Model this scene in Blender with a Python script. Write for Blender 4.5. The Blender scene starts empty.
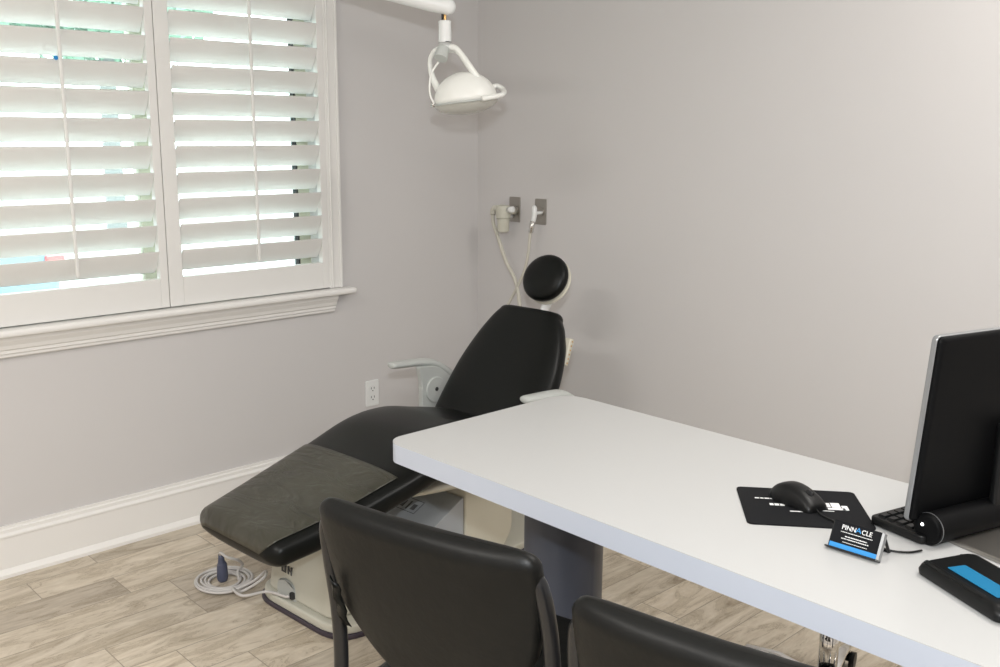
import bpy, bmesh, math, random
import numpy as np
from mathutils import Vector, Matrix
random.seed(4)
C = bpy.context.scene.collection
scene = bpy.context.scene
PI = math.pi

# ------------------------------------------------------------------ camera
cam_d = bpy.data.cameras.new('camera'); cam = bpy.data.objects.new('camera', cam_d); C.objects.link(cam)
cam_d.sensor_width = 36; cam_d.lens = 976.557 * 36 / 1000; cam_d.clip_start = .05
CX = Vector((3.405, -3.1007, 1.5))
Rt = [(0.68944111, 0.72430496, 0.00729941), (0.15177203, -0.13459833, -0.97920812), (-0.70826281, 0.67621418, -0.20272685)]
cam.matrix_world = Matrix(((Rt[0][0], -Rt[1][0], -Rt[2][0], CX.x), (Rt[0][1], -Rt[1][1], -Rt[2][1], CX.y),
                           (Rt[0][2], -Rt[1][2], -Rt[2][2], CX.z), (0, 0, 0, 1)))
scene.camera = cam
scene.view_settings.view_transform = 'Standard'; scene.view_settings.look = 'None'
scene.view_settings.gamma = 1; scene.view_settings.use_curve_mapping = False
scene.view_settings.exposure = 0.36
# ------------------------------------------------------------------ world: bright hazy daylight
W = bpy.data.worlds.new('daylight'); scene.world = W; W.use_nodes = True
wn = W.node_tree.nodes['Background']
wn.inputs[0].default_value = (0.86, 0.97, 1.0, 1); wn.inputs[1].default_value = 5.5
# ------------------------------------------------------------------ lamps
def area(name, loc, direction, sx, sy, power, col):
    d = bpy.data.lights.new(name, 'AREA'); d.shape = 'RECTANGLE'; d.size = sx; d.size_y = sy; d.energy = power; d.color = col
    o = bpy.data.objects.new(name, d); C.objects.link(o); o.location = loc
    o.rotation_euler = Vector(direction).to_track_quat('-Z', 'Y').to_euler(); return o
area('camera_flash', (CX.x, CX.y, 1.74), (-.708, .676, -.12), .09, .05, 23, (0.90, 0.95, 1.0))
LAMPS = ((3.1, -.75), (1.9, -4.0), (4.0, -3.4))  # last entry: extra fill lamp added behind the camera
for (lx, ly), lw in zip(LAMPS, (19, 31, 31)): area('troffer_lamp', (lx, ly, 2.655), (0, 0, -1), 1.1, .5, lw, (1.0, 0.965, 0.925))

# ------------------------------------------------------------------ materials
def mat(name, col, rough=.5, metal=0, bump=0, bscale=60, var=0, vscale=3, coat=0, spec=.5, emit=None, trans=0):
    m = bpy.data.materials.new(name); m.use_nodes = True; nt = m.node_tree; b = nt.nodes['Principled BSDF']
    b.inputs['Base Color'].default_value = (*col, 1); b.inputs['Roughness'].default_value = rough
    b.inputs['Metallic'].default_value = metal; b.inputs['Coat Weight'].default_value = coat
    b.inputs['Specular IOR Level'].default_value = spec; b.inputs['Transmission Weight'].default_value = trans
    tc = nt.nodes.new('ShaderNodeTexCoord')
    if var:
        n = nt.nodes.new('ShaderNodeTexNoise'); n.inputs['Scale'].default_value = vscale; n.inputs['Detail'].default_value = 4
        nt.links.new(tc.outputs['Object'], n.inputs['Vector'])
        mx = nt.nodes.new('ShaderNodeMix'); mx.data_type = 'RGBA'
        mx.inputs[6].default_value = (*[c * (1 - var) for c in col], 1); mx.inputs[7].default_value = (*[min(1, c * (1 + var)) for c in col], 1)
        nt.links.new(n.outputs['Fac'], mx.inputs[0]); nt.links.new(mx.outputs[2], b.inputs['Base Color'])
    if bump:
        n = nt.nodes.new('ShaderNodeTexNoise'); n.inputs['Scale'].default_value = bscale; n.inputs['Detail'].default_value = 3
        nt.links.new(tc.outputs['Object'], n.inputs['Vector'])
        bp = nt.nodes.new('ShaderNodeBump'); bp.inputs['Strength'].default_value = bump; bp.inputs['Distance'].default_value = .002
        nt.links.new(n.outputs['Fac'], bp.inputs['Height']); nt.links.new(bp.outputs['Normal'], b.inputs['Normal'])
    if emit: b.inputs['Emission Color'].default_value = (*emit[0], 1); b.inputs['Emission Strength'].default_value = emit[1]
    return m
M = {}
M['wall'] = mat('wall_paint', (.625, .608, .602), .75, bump=.06, bscale=250, var=.012, vscale=1.5)
M['ceil'] = mat('ceiling_paint', (.80, .79, .77), .9)
M['trim'] = mat('white_trim_paint', (.84, .825, .80), .35, bump=.02, bscale=40)
M['shutter'] = mat('shutter_white_paint', (.80, .79, .765), .38)
M['desk'] = mat('white_laminate', (.53, .533, .528), .33, bump=.03, bscale=300)
M['edge'] = mat('laminate_edge_band', (.52, .56, .64), .4)
M['vinyl'] = mat('black_vinyl', (.0035, .0042, .0038), .36, bump=.12, bscale=260, spec=.22)
M['vinyl_old'] = mat('worn_black_vinyl', (.0065, .0066, .0060), .42, bump=.4, bscale=45, var=.35, vscale=9, spec=.22)
M['tube'] = mat('black_enamel_tube', (.012, .012, .013), .28)
M['cream'] = mat('cream_plastic', (.56, .55, .47), .42, bump=.02, bscale=90)
M['creamd'] = mat('cream_plastic_shell', (.62, .59, .49), .45)
M['greyp'] = mat('pale_grey_plastic', (.50, .52, .50), .4)
M['whitep'] = mat('white_enamel', (.80, .81, .80), .3)
M['lampw'] = mat('lamp_white_plastic', (.84, .84, .80), .3)
M['greymetal'] = mat('grey_enamel', (.38, .40, .42), .45)
M['chrome'] = mat('chrome', (.75, .74, .72), .07, 1)
M['steel'] = mat('brushed_steel', (.42, .40, .37), .38, 1, bump=.1, bscale=120)
M['silver'] = mat('silver_plastic', (.33, .34, .35), .34, .6)
M['black'] = mat('black_plastic', (.0045, .0048, .005), .40, bump=.06, bscale=350, spec=.3)
M['gloss'] = mat('gloss_black_plastic', (.003, .003, .0035), .22, spec=.25)
M['rubber'] = mat('black_rubber', (.015, .015, .016), .7)
M['purple'] = mat('dark_bumper_rubber', (.045, .035, .05), .4)
M['monback'] = mat('matte_black_plastic', (.0028, .003, .0034), .55, spec=.12)
M['pad'] = mat('mouse_pad_cloth', (.007, .0075, .009), .8, bump=.1, bscale=500, spec=.2)
M['white'] = mat('white_print', (.85, .85, .85), .6)
M['blue'] = mat('blue_print', (.01, .25, .62), .4)
M['screen'] = mat('blue_lcd', (.02, .17, .33), .25, emit=((.02, .22, .42), .12))
M['led'] = mat('white_led', (1, 1, 1), .3, emit=((1, 1, 1), 3))
M['hose'] = mat('cream_hose', (.56, .54, .47), .5)
M['cable'] = mat('grey_white_cable', (.58, .56, .54), .5)
M['plug'] = mat('blue_grey_plug', (.07, .08, .13), .45)
M['brass'] = mat('brass', (.65, .40, .16), .3, 1)
M['gap'] = mat('dark_gap', (.03, .03, .03), .8)
M['ink'] = mat('dark_ink', (.10, .10, .10), .7)
M['drum'] = mat('charcoal_metal_laminate', (.075, .084, .112), .38, .3, bump=.02, bscale=100)
M['diff'] = mat('lamp_diffuser', (.9, .9, .88), .5, emit=((1, .95, .86), 1.2))
M['red'] = mat('car_red', (.75, .10, .10), .3)
M['carblue'] = mat('car_blue_grey', (.16, .26, .32), .3)
M['leaf'] = mat('foliage', (.17, .27, .20), .7, var=.6, vscale=6)
M['bark'] = mat('bark', (.20, .20, .20), .9, bump=.6, bscale=20)
M['asphalt'] = mat('pale_concrete', (.62, .62, .60), .9, var=.15, vscale=2)
M['facade'] = mat('pale_facade', (.85, .84, .80), .8)
M['tyre'] = mat('tyre', (.03, .03, .03), .8)
M['vinylframe'] = mat('beige_window_frame', (.52, .51, .40), .5)
# cloudy plastic foot cover
def cover_mat():
    m = mat('cloudy_plastic_cover', (.046, .044, .031), .34, var=.45, vscale=6, spec=.5)
    nt = m.node_tree; b = nt.nodes['Principled BSDF']; tc = nt.nodes.new('ShaderNodeTexCoord')
    mp = nt.nodes.new('ShaderNodeMapping'); mp.inputs['Rotation'].default_value = (0, 0, .7); mp.inputs['Scale'].default_value = (4, 14, 4)
    n = nt.nodes.new('ShaderNodeTexNoise'); n.inputs['Scale'].default_value = 1.3; n.inputs['Detail'].default_value = 3; n.inputs['Distortion'].default_value = .8
    bp = nt.nodes.new('ShaderNodeBump'); bp.inputs['Strength'].default_value = .9; bp.inputs['Distance'].default_value = .02
    nt.links.new(tc.outputs['Object'], mp.inputs[0]); nt.links.new(mp.outputs[0], n.inputs['Vector']); nt.links.new(n.outputs['Fac'], bp.inputs['Height'])
    nt.links.new(bp.outputs['Normal'], b.inputs['Normal']); return m
M['cover'] = cover_mat()
def glass_mat():
    m = bpy.data.materials.new('window_glass'); m.use_nodes = True; nt = m.node_tree; nt.nodes.clear()
    o = nt.nodes.new('ShaderNodeOutputMaterial'); t = nt.nodes.new('ShaderNodeBsdfTransparent'); g = nt.nodes.new('ShaderNodeBsdfGlossy')
    g.inputs['Roughness'].default_value = .02; t.inputs[0].default_value = (.93, .98, .96, 1)
    mx = nt.nodes.new('ShaderNodeMixShader'); fr = nt.nodes.new('ShaderNodeFresnel'); fr.inputs[0].default_value = 1.45
    nt.links.new(fr.outputs[0], mx.inputs[0]); nt.links.new(t.outputs[0], mx.inputs[1]); nt.links.new(g.outputs[0], mx.inputs[2]); nt.links.new(mx.outputs[0], o.inputs[0])
    return m
M['glass'] = glass_mat()
def clear_mat():
    m = bpy.data.materials.new('clear_shield'); m.use_nodes = True; nt = m.node_tree; nt.nodes.clear()
    o = nt.nodes.new('ShaderNodeOutputMaterial'); t = nt.nodes.new('ShaderNodeBsdfTransparent'); g = nt.nodes.new('ShaderNodeBsdfPrincipled')
    g.inputs['Base Color'].default_value = (.75, .74, .66, 1); g.inputs['Roughness'].default_value = .15
    mx = nt.nodes.new('ShaderNodeMixShader'); mx.inputs[0].default_value = .45
    nt.links.new(t.outputs[0], mx.inputs[1]); nt.links.new(g.outputs[0], mx.inputs[2]); nt.links.new(mx.outputs[0], o.inputs[0]); return m
M['clear'] = clear_mat()
def floor_mat():
    m = bpy.data.materials.new('wood_look_floor_tile'); m.use_nodes = True; nt = m.node_tree; b = nt.nodes['Principled BSDF']
    N = nt.nodes.new; Lk = nt.links.new
    tc = N('ShaderNodeTexCoord'); sx = N('ShaderNodeSeparateXYZ'); Lk(tc.outputs['Object'], sx.inputs[0])
    def mth(op, a, bb=None, v=None):
        n = N('ShaderNodeMath'); n.operation = op
        if isinstance(a, (int, float)): n.inputs[0].default_value = a
        else: Lk(a, n.inputs[0])
        if bb is not None:
            if isinstance(bb, (int, float)): n.inputs[1].default_value = bb
            else: Lk(bb, n.inputs[1])
        return n.outputs[0]
    Wd, Ln = .149, .61
    fx = mth('DIVIDE', mth('ADD', sx.outputs[0], 0.036), Wd); row = mth('FLOOR', fx)
    wn1 = N('ShaderNodeTexWhiteNoise'); wn1.noise_dimensions = '1D'; Lk(mth('ADD', row, 11.3), wn1.inputs['W'])
    fy = mth('ADD', mth('DIVIDE', sx.outputs[1], Ln), mth('MULTIPLY', wn1.outputs['Value'], 1.0)); colm = mth('FLOOR', fy)
    ex = mth('MULTIPLY', mth('SUBTRACT', .5, mth('ABSOLUTE', mth('SUBTRACT', mth('FRACT', fx), .5))), Wd)
    ey = mth('MULTIPLY', mth('SUBTRACT', .5, mth('ABSOLUTE', mth('SUBTRACT', mth('FRACT', fy), .5))), Ln)
    e = mth('MINIMUM', ex, ey); grout = mth('LESS_THAN', e, .0016)
    cid = N('ShaderNodeCombineXYZ'); Lk(row, cid.inputs[0]); Lk(colm, cid.inputs[1])
    wn2 = N('ShaderNodeTexWhiteNoise'); wn2.noise_dimensions = '3D'; Lk(cid.outputs[0], wn2.inputs['Vector'])
    # per-tile shifted, stretched grain
    off = N('ShaderNodeVectorMath'); off.operation = 'SCALE'; Lk(wn2.outputs['Color'], off.inputs[0]); off.inputs['Scale'].default_value = 30
    add = N('ShaderNodeVectorMath'); Lk(tc.outputs['Object'], add.inputs[0]); Lk(off.outputs[0], add.inputs[1])
    mp = N('ShaderNodeMapping'); mp.inputs['Scale'].default_value = (9, 2.0, 1); Lk(add.outputs[0], mp.inputs[0])
    n1 = N('ShaderNodeTexNoise'); n1.inputs['Scale'].default_value = 1.6; n1.inputs['Detail'].default_value = 7; n1.inputs['Roughness'].default_value = .70; n1.inputs['Distortion'].default_value = 1.2
    Lk(mp.outputs[0], n1.inputs['Vector'])
    n2 = N('ShaderNodeTexNoise'); n2.inputs['Scale'].default_value = 9; n2.inputs['Detail'].default_value = 5; n2.inputs['Distortion'].default_value = .4; Lk(mp.outputs[0], n2.inputs['Vector'])
    cr = N('ShaderNodeValToRGB'); Lk(n1.outputs['Fac'], cr.inputs[0]); el = cr.color_ramp.elements
    el[0].position = .28; el[0].color = (.27, .215, .15, 1); el[1].position = .70; el[1].color = (.72, .65, .54, 1)
    x = el.new(.42); x.color = (.51, .445, .345, 1); x = el.new(.5); x.color = (.575, .51, .41, 1)
    # thin veins
    v = mth('ABSOLUTE', mth('SUBTRACT', n1.outputs['Fac'], .455)); vein = mth('MULTIPLY', mth('LESS_THAN', v, .009), .45)
    mv = N('ShaderNodeMix'); mv.data_type = 'RGBA'; Lk(vein, mv.inputs[0]); Lk(cr.outputs[0], mv.inputs[6]); mv.inputs[7].default_value = (.25, .19, .13, 1)
    tint = N('ShaderNodeValToRGB'); Lk(wn2.outputs['Value'], tint.inputs[0]); t = tint.color_ramp.elements
    t[0].position = 0; t[0].color = (.78, .76, .75, 1); t[1].position = 1; t[1].color = (1.12, 1.10, 1.08, 1); y = t.new(.13); y.color = (.92, .91, .90, 1)
    m2 = N('ShaderNodeMix'); m2.data_type = 'RGBA'; m2.blend_type = 'MULTIPLY'; m2.inputs[0].default_value = 1; Lk(mv.outputs[2], m2.inputs[6]); Lk(tint.outputs[0], m2.inputs[7])
    m3 = N('ShaderNodeMix'); m3.data_type = 'RGBA'; m3.blend_type = 'OVERLAY'; m3.inputs[0].default_value = .22; Lk(m2.outputs[2], m3.inputs[6]); Lk(n2.outputs['Fac'], m3.inputs[7])
    m4 = N('ShaderNodeMix'); m4.data_type = 'RGBA'; Lk(mth('MULTIPLY', grout, .8), m4.inputs[0]); Lk(m3.outputs[2], m4.inputs[6]); m4.inputs[7].default_value = (.26, .22, .17, 1)
    Lk(m4.outputs[2], b.inputs['Base Color']); b.inputs['Roughness'].default_value = .42
    bp = N('ShaderNodeBump'); bp.inputs['Strength'].default_value = .3; bp.inputs['Distance'].default_value = .001
    Lk(mth('SUBTRACT', n2.outputs['Fac'], grout), bp.inputs['Height']); Lk(bp.outputs['Normal'], b.inputs['Normal'])
    return m
M['floor'] = floor_mat()

# ------------------------------------------------------------------ mesh helpers
def link(name, me, m, parent=None, smooth=True, loc=None, rotz=None):
    me.materials.append(M[m]) if m else None
    o = bpy.data.objects.new(name, me); C.objects.link(o)
    if parent: o.parent = parent
    if loc is not None: o.location = loc
    if rotz is not None: o.rotation_euler = (0, 0, rotz)
    for p in me.polygons: p.use_smooth = smooth
    return o
def obj(name, bm, m, parent=None, smooth=True, bevel=0, seg=2, loc=None, rotz=None, auto=True):
    bmesh.ops.recalc_face_normals(bm, faces=bm.faces)
    me = bpy.data.meshes.new(name); bm.to_mesh(me); bm.free()
    o = link(name, me, m, parent, smooth, loc, rotz)
    if bevel:
        b = o.modifiers.new('bevel', 'BEVEL'); b.width = bevel; b.segments = seg; b.limit_method = 'ANGLE'; b.angle_limit = .6
    if smooth and auto:
        w = o.modifiers.new('wn', 'WEIGHTED_NORMAL'); w.keep_sharp = True
        for e in []: pass
    return o
def tag(o, label, cat, group=None):
    o['label'] = label; o['category'] = cat
    if group: o['group'] = group
    return o
def thing(name, label, cat, loc=(0, 0, 0), rotz=0, group=None):
    o = bpy.data.objects.new(name, None); C.objects.link(o); o.location = loc; o.rotation_euler = (0, 0, rotz); o.empty_display_size = .05
    return tag(o, label, cat, group)
def struct(o): o['kind'] = 'structure'; return o
def nb(): return bmesh.new()
def box(bm, x0, x1, y0, y1, z0, z1, mtx=None):
    vs = [bm.verts.new((x, y, z)) for x in (x0, x1) for y in (y0, y1) for z in (z0, z1)]
    for f in ((0, 1, 3, 2), (4, 6, 7, 5), (0, 4, 5, 1), (2, 3, 7, 6), (0, 2, 6, 4), (1, 5, 7, 3)): bm.faces.new([vs[i] for i in f])
    if mtx is not None:
        for v in vs: v.co = mtx @ v.co
    return vs
def prism(bm, pts, z0, z1, mtx=None):
    a = [bm.verts.new((x, y, z0)) for x, y in pts]; b = [bm.verts.new((x, y, z1)) for x, y in pts]; n = len(pts)
    bm.faces.new(a[::-1]); bm.faces.new(b)
    for i in range(n): bm.faces.new((a[i], a[(i + 1) % n], b[(i + 1) % n], b[i]))
    if mtx is not None:
        for v in a + b: v.co = mtx @ v.co
def rrect(x0, x1, y0, y1, r, n=6):
    out = []
    rs = r if isinstance(r, (list, tuple)) else [r] * 4
    for (cx, cy, a0, rr) in ((x1 - rs[0], y1 - rs[0], 0, rs[0]), (x0 + rs[1], y1 - rs[1], 90, rs[1]), (x0 + rs[2], y0 + rs[2], 180, rs[2]), (x1 - rs[3], y0 + rs[3], 270, rs[3])):
        for k in range(n + 1):
            a = math.radians(a0 + 90 * k / n); out.append((cx + rr * math.cos(a), cy + rr * math.sin(a)))
    return out
def rpoly(pts, r, n=6):
    """round the corners of a convex/concave polygon"""
    out = []; N = len(pts)
    for i in range(N):
        p = Vector(pts[i]); a = (Vector(pts[i - 1]) - p); b = (Vector(pts[(i + 1) % N]) - p)
        rr = r[i] if isinstance(r, (list, tuple)) else r
        if rr == 0: out.append(tuple(p)); continue
        p1 = p + a.normalized() * rr; p2 = p + b.normalized() * rr
        for k in range(n + 1):
            t = k / n; out.append(tuple(p1 * (1 - t) ** 2 + p * 2 * t * (1 - t) + p2 * t * t))
    return out
def bridge(bm, rings, closed=True, caps=True):
    for a, b in zip(rings, rings[1:]):
        n = len(a)
        for i in range(n if closed else n - 1):
            j = (i + 1) % n
            try: bm.faces.new((a[i], a[j], b[j], b[i]))
            except ValueError: pass
    if caps: bm.faces.new(rings[0][::-1]); bm.faces.new(rings[-1])
def smooth_path(pts, n=6):
    P = [Vector(p) for p in pts]; out = []
    for i in range(len(P) - 1):
        p0 = P[max(i - 1, 0)]; p1 = P[i]; p2 = P[i + 1]; p3 = P[min(i + 2, len(P) - 1)]
        for k in range(n):
            t = k / n
            out.append(.5 * ((2 * p1) + (p2 - p0) * t + (2 * p0 - 5 * p1 + 4 * p2 - p3) * t * t + (3 * p1 - p0 - 3 * p2 + p3) * t ** 3))
    out.append(P[-1]); return out
def tube(bm, pts, r, seg=12, rx=None, smooth=0, cap=True):
    """r: number or list; rx: optional flattening factor applied along the second frame axis"""
    P = smooth_path(pts, smooth) if smooth else [Vector(p) for p in pts]
    n = len(P)
    if isinstance(r, (list, tuple)):
        rr = np.interp(np.linspace(0, 1, n), np.linspace(0, 1, len(r)), r)
    else: rr = [r] * n
    T = []
    for i in range(n):
        t = (P[min(i + 1, n - 1)] - P[max(i - 1, 0)]); T.append(t.normalized())
    up = Vector((0, 0, 1)) if abs(T[0].z) < .9 else Vector((1, 0, 0))
    u = (up - T[0] * up.dot(T[0])).normalized(); rings = []
    for i in range(n):
        u = (u - T[i] * u.dot(T[i])).normalized(); v = T[i].cross(u); f = rx if rx else 1
        rings.append([bm.verts.new(P[i] + u * (math.cos(2 * PI * k / seg) * rr[i] * f) + v * (math.sin(2 * PI * k / seg) * rr[i])) for k in range(seg)])
    bridge(bm, rings, True, cap)
def cyl(bm, p0, p1, r0, r1=None, seg=24): tube(bm, [p0, p1], [r0, r0 if r1 is None else r1], seg)
def lathe(bm, prof, c=(0, 0, 0), seg=32, mtx=None, cap=True):
    rings = []
    for r, z in prof:
        ring = []
        for k in range(seg):
            co = Vector((r * math.cos(2 * PI * k / seg), r * math.sin(2 * PI * k / seg), z))
            if mtx is not None: co = mtx @ co
            ring.append(bm.verts.new(co + Vector(c)))
        rings.append(ring)
    bridge(bm, rings, True, cap)
def interp_st(st, n):
    """catmull-rom through stations"""
    P = np.array(st, float); out = []
    for i in range(len(P) - 1):
        p0 = P[max(i - 1, 0)]; p1 = P[i]; p2 = P[i + 1]; p3 = P[min(i + 2, len(P) - 1)]
        for k in range(n):
            t = k / n; out.append(.5 * ((2 * p1) + (p2 - p0) * t + (2 * p0 - 5 * p1 + 4 * p2 - p3) * t * t + (3 * p1 - p0 - 3 * p2 + p3) * t ** 3))
    out.append(P[-1]); return np.array(out)
def pad(bm, st, exp=3.2, seg=40, n=6, r0=.04, r1=.04, arc=None, grow=0, drop=0, zf=.75):
    """upholstered pad lofted along stations (y, z of the TOP surface, half width, thickness); arc=(a0,a1) keeps part of the section"""
    S = interp_st(st, n); rings = []
    Tn = np.gradient(S[:, :2], axis=0); Tn /= np.linalg.norm(Tn, axis=1)[:, None]
    secs = []
    m = 6
    for k in range(m):   # rounded start
        a = (k + .25) / m * PI / 2; secs.append((S[0], Tn[0], -r0 * math.cos(a), math.sin(a), r0))
    for s, t in zip(S, Tn): secs.append((s, t, 0, 1, 0))
    for k in range(m - 1, -1, -1):
        a = (k + .25) / m * PI / 2; secs.append((S[-1], Tn[-1], r1 * math.cos(a), math.sin(a), r1))
    for s, t, du, sc, rr in secs:
        nrm = np.array([-t[1], t[0]]); th = s[3]; hw = s[2] - rr * (1 - sc) * 1.3 + grow
        c = s[:2] + t * du - nrm * (th / 2 + drop); thh = (th / 2) * (sc if rr else 1) + grow
        ring = []
        a0, a1 = arc if arc else (0, 2 * PI)
        cnt = seg if not arc else seg + 1
        for k in range(cnt):
            a = a0 + (a1 - a0) * k / seg; ca, sa = math.cos(a), math.sin(a)
            x = hw * math.copysign(abs(ca) ** (2 / exp), ca); q = thh * math.copysign(abs(sa) ** (2 / (exp * zf)), sa)
            p = c + nrm * q; ring.append(bm.verts.new((x, p[0], p[1])))
        rings.append(ring)
    bridge(bm, rings, closed=not arc, caps=not arc)
def text(name, body, size, m, parent, mtx, depth=.0002, bold=0, sx=1):
    cu = bpy.data.curves.new(name, 'FONT'); cu.body = body; cu.size = size; cu.extrude = depth; cu.align_x = 'CENTER'; cu.align_y = 'CENTER'; cu.offset = bold; cu.resolution_u = 3
    t = bpy.data.objects.new('tmp', cu); C.objects.link(t); dg = bpy.context.evaluated_depsgraph_get()
    me = bpy.data.meshes.new_from_object(t.evaluated_get(dg)); bpy.data.objects.remove(t); bpy.data.curves.remove(cu)
    me.materials.clear(); me.transform(Matrix.Diagonal((sx, 1, 1, 1))); me.transform(mtx)
    return link(name, me, m, parent, False)

# ================================================================== ROOM
X1, Y1, H = 5.4, -5.2, 2.7
WY0, WY1, WZ0, WZ1 = -2.235, -.855, .86, 2.33          # rough window opening (shutter frame outside)
bm = nb(); box(bm, -.15, X1 + .15, Y1 - .15, .15, -.1, 0); struct(obj('floor', bm, 'floor', smooth=False))
bm = nb(); box(bm, -.15, X1 + .15, Y1 - .15, .15, H, H + .1); struct(obj('ceiling', bm, 'ceil', smooth=False))
bm = nb(); box(bm, -.15, 0, WY1, 0.15, 0, H); box(bm, -.15, 0, Y1 - .15, WY0, 0, H); box(bm, -.15, 0, WY0, WY1, 0, WZ0); box(bm, -.15, 0, WY0, WY1, WZ1, H)
struct(obj('wall_left', bm, 'wall', smooth=False))
bm = nb(); box(bm, 0, X1 + .15, 0, .15, 0, H); struct(obj('wall_right', bm, 'wall', smooth=False))
bm = nb(); box(bm, X1, X1 + .15, Y1, 0, 0, H); struct(obj('wall_far', bm, 'wall', smooth=False))
bm = nb(); box(bm, 0, X1 + .15, Y1 - .15, Y1, 0, H); struct(obj('wall_behind', bm, 'wall', smooth=False))
BB = [(0, 0), (.028, 0), (.028, .012), (.020, .026), (.016, .030), (.016, .138), (.020, .141), (.020, .147), (.013, .155), (.013, .166), (.008, .170), (.008, .178), (0, .178)]
def baseboard(name, f, a, b):
    bm = nb(); n = len(BB)
    A = [bm.verts.new(f(d, a, z)) for d, z in BB]; B = [bm.verts.new(f(d, b, z)) for d, z in BB]
    bm.faces.new(A); bm.faces.new(B[::-1])
    for i in range(n): bm.faces.new((A[i], A[(i + 1) % n], B[(i + 1) % n], B[i]))
    struct(obj(name, bm, 'trim', smooth=False))
baseboard('baseboard_left', lambda d, s, z: (d, s, z), Y1, 0)
baseboard('baseboard_right', lambda d, s, z: (s, -d, z), 0.03, X1)
baseboard('baseboard_far', lambda d, s, z: (X1 - d, s, z), Y1, -.03)
baseboard('baseboard_behind', lambda d, s, z: (s, Y1 + d, z), 0.03, X1 - .03)

# ---- window: outer vinyl window, shutter frame, two louvred panels, stool and apron
YC = -1.545
win = bpy.data.objects.new('window_1', None); C.objects.link(win); win.location = (0, YC, WZ0); struct(win)
def wl(o): o.location = o.location - Vector((0, YC, WZ0)); return o
def wobj(name, bm, m, parent=win, **k):
    bmesh.ops.translate(bm, verts=bm.verts, vec=(0, -YC, -WZ0)); return obj(name, bm, m, parent, **k)
bm = nb()
for (y0, y1, z0, z1) in ((WY0, WY0 + .05, WZ0, WZ1), (WY1 - .05, WY1, WZ0, WZ1), (WY0 + .05, WY1 - .05, WZ0, WZ0 + .05), (WY0 + .05, WY1 - .05, WZ1 - .05, WZ1), (YC - .03, YC + .03, WZ0 + .05, WZ1 - .05), (WY0 + .05, YC - .03, 1.60, 1.635), (YC + .03, WY1 - .05, 1.60, 1.635)):
    box(bm, -.145, -.10, y0, y1, z0, z1)
sf = wobj('window_sash_frame', bm, 'vinylframe', smooth=False)
bm = nb()
for (y0, y1) in ((WY1 - .058, WY1 - .050), (WY0 + .05, WY0 + .058)): box(bm, -.135, -.105, y0, y1, WZ0 + .05, WZ1 - .05)
wobj('gasket', bm, 'gap', sf, smooth=False)
bm = nb(); box(bm, -.124, -.120, WY0 + .051, WY1 - .051, WZ0 + .051, WZ1 - .051); wobj('pane', bm, 'glass', smooth=False)
# casing (outer frame of the shutters, standing proud of the wall)
CY0, CY1 = YC - .755, YC + .755
bm = nb()
for (y0, y1, z0, z1) in ((CY1 - .062, CY1, .858, 2.40), (CY0, CY0 + .062, .858, 2.40), (CY0 + .062, CY1 - .062, 2.335, 2.40)): box(bm, 0, .030, y0, y1, z0, z1)
wobj('shutter_frame', bm, 'shutter', bevel=.004)
bm = nb()
for (y0, y1) in ((CY1 - .012, CY1), (CY0, CY0 + .012), (CY1 - .052, CY1 - .044), (CY0 + .044, CY0 + .052)): box(bm, .028, .036, y0, y1, .858, 2.398)
wobj('shutter_frame_bead', bm, 'shutter', bevel=.003)
# panels
PZ0, PZ1 = .862, 2.33; PITCH = .0932; LW = .0935; TILT = math.radians(29.5)
def panel(y0, y1, st_l, st_r):
    bm = nb()
    box(bm, .0, .030, y0, y0 + st_l, PZ0, PZ1); box(bm, .0, .030, y1 - st_r, y1, PZ0, PZ1)
    box(bm, .0, .030, y0 + st_l, y1 - st_r, PZ0, .968); box(bm, .0, .030, y0 + st_l, y1 - st_r, PZ1 - .07, PZ1)
    ym0 = 0
    p = wobj('shutter_panel', bm, 'shutter', bevel=.002)
    ya, yb = y0 + st_l + .002, y1 - st_r - .002
    # louvres: room-side edge up, outer edge down
    z = 1.066 - .038
    while z < PZ1 - .09:
        bm = nb(); ring0 = []; ring1 = []
        for k in range(20):
            a = 2 * PI * k / 20; u = LW / 2 * math.cos(a); v = .0052 * math.sin(a)
            x = .012 + u * math.sin(TILT) - v * math.cos(TILT); zz = z + u * math.cos(TILT) + v * math.sin(TILT)
            ring0.append(bm.verts.new((x, ya, zz))); ring1.append(bm.verts.new((x, yb, zz)))
        bridge(bm, [ring0, ring1]); wobj('louver', bm, 'shutter', p)
        z += PITCH
    ym = (ya + yb) / 2 + (.013 if y0 < YC - .5 else -.003); bm = nb(); box(bm, .054, .064, ym - .006, ym + .006, 1.005, PZ1 - .12); wobj('tilt_rod', bm, 'shutter', p, bevel=.003)
    return p
panel(YC + .0015, CY1 - .062, .054, .031)
pl = panel(CY0 + .062, YC - .0015, .033, .030)
# blue round sticker on the glass seen between two louvres
bm = nb(); cyl(bm, (.052, -1.889, 1.722), (.054, -1.889, 1.722), .007, seg=16); wobj('round_sticker', bm, 'blue', pl)
# stool (inner sill) and stepped apron
bm = nb(); box(bm, 0, .074, YC - .80, YC + .80, .832, .857); struct(obj('trim_1', bm, 'trim', bevel=.010, seg=4))
AP = [(0, .756), (.014, .756), (.018, .760), (.018, .768), (.026, .772), (.026, .782), (.032, .787), (.036, .800), (.046, .816), (.050, .832), (0, .832)]
bm = nb(); A = [bm.verts.new((d, YC - .722, z)) for d, z in AP]; B = [bm.verts.new((d, YC + .722, z)) for d, z in AP]
bm.faces.new(A); bm.faces.new(B[::-1])
for i in range(len(AP)): j = (i + 1) % len(AP); bm.faces.new((A[i], A[j], B[j], B[i]))
struct(obj('trim_2', bm, 'trim', smooth=False))

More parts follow.
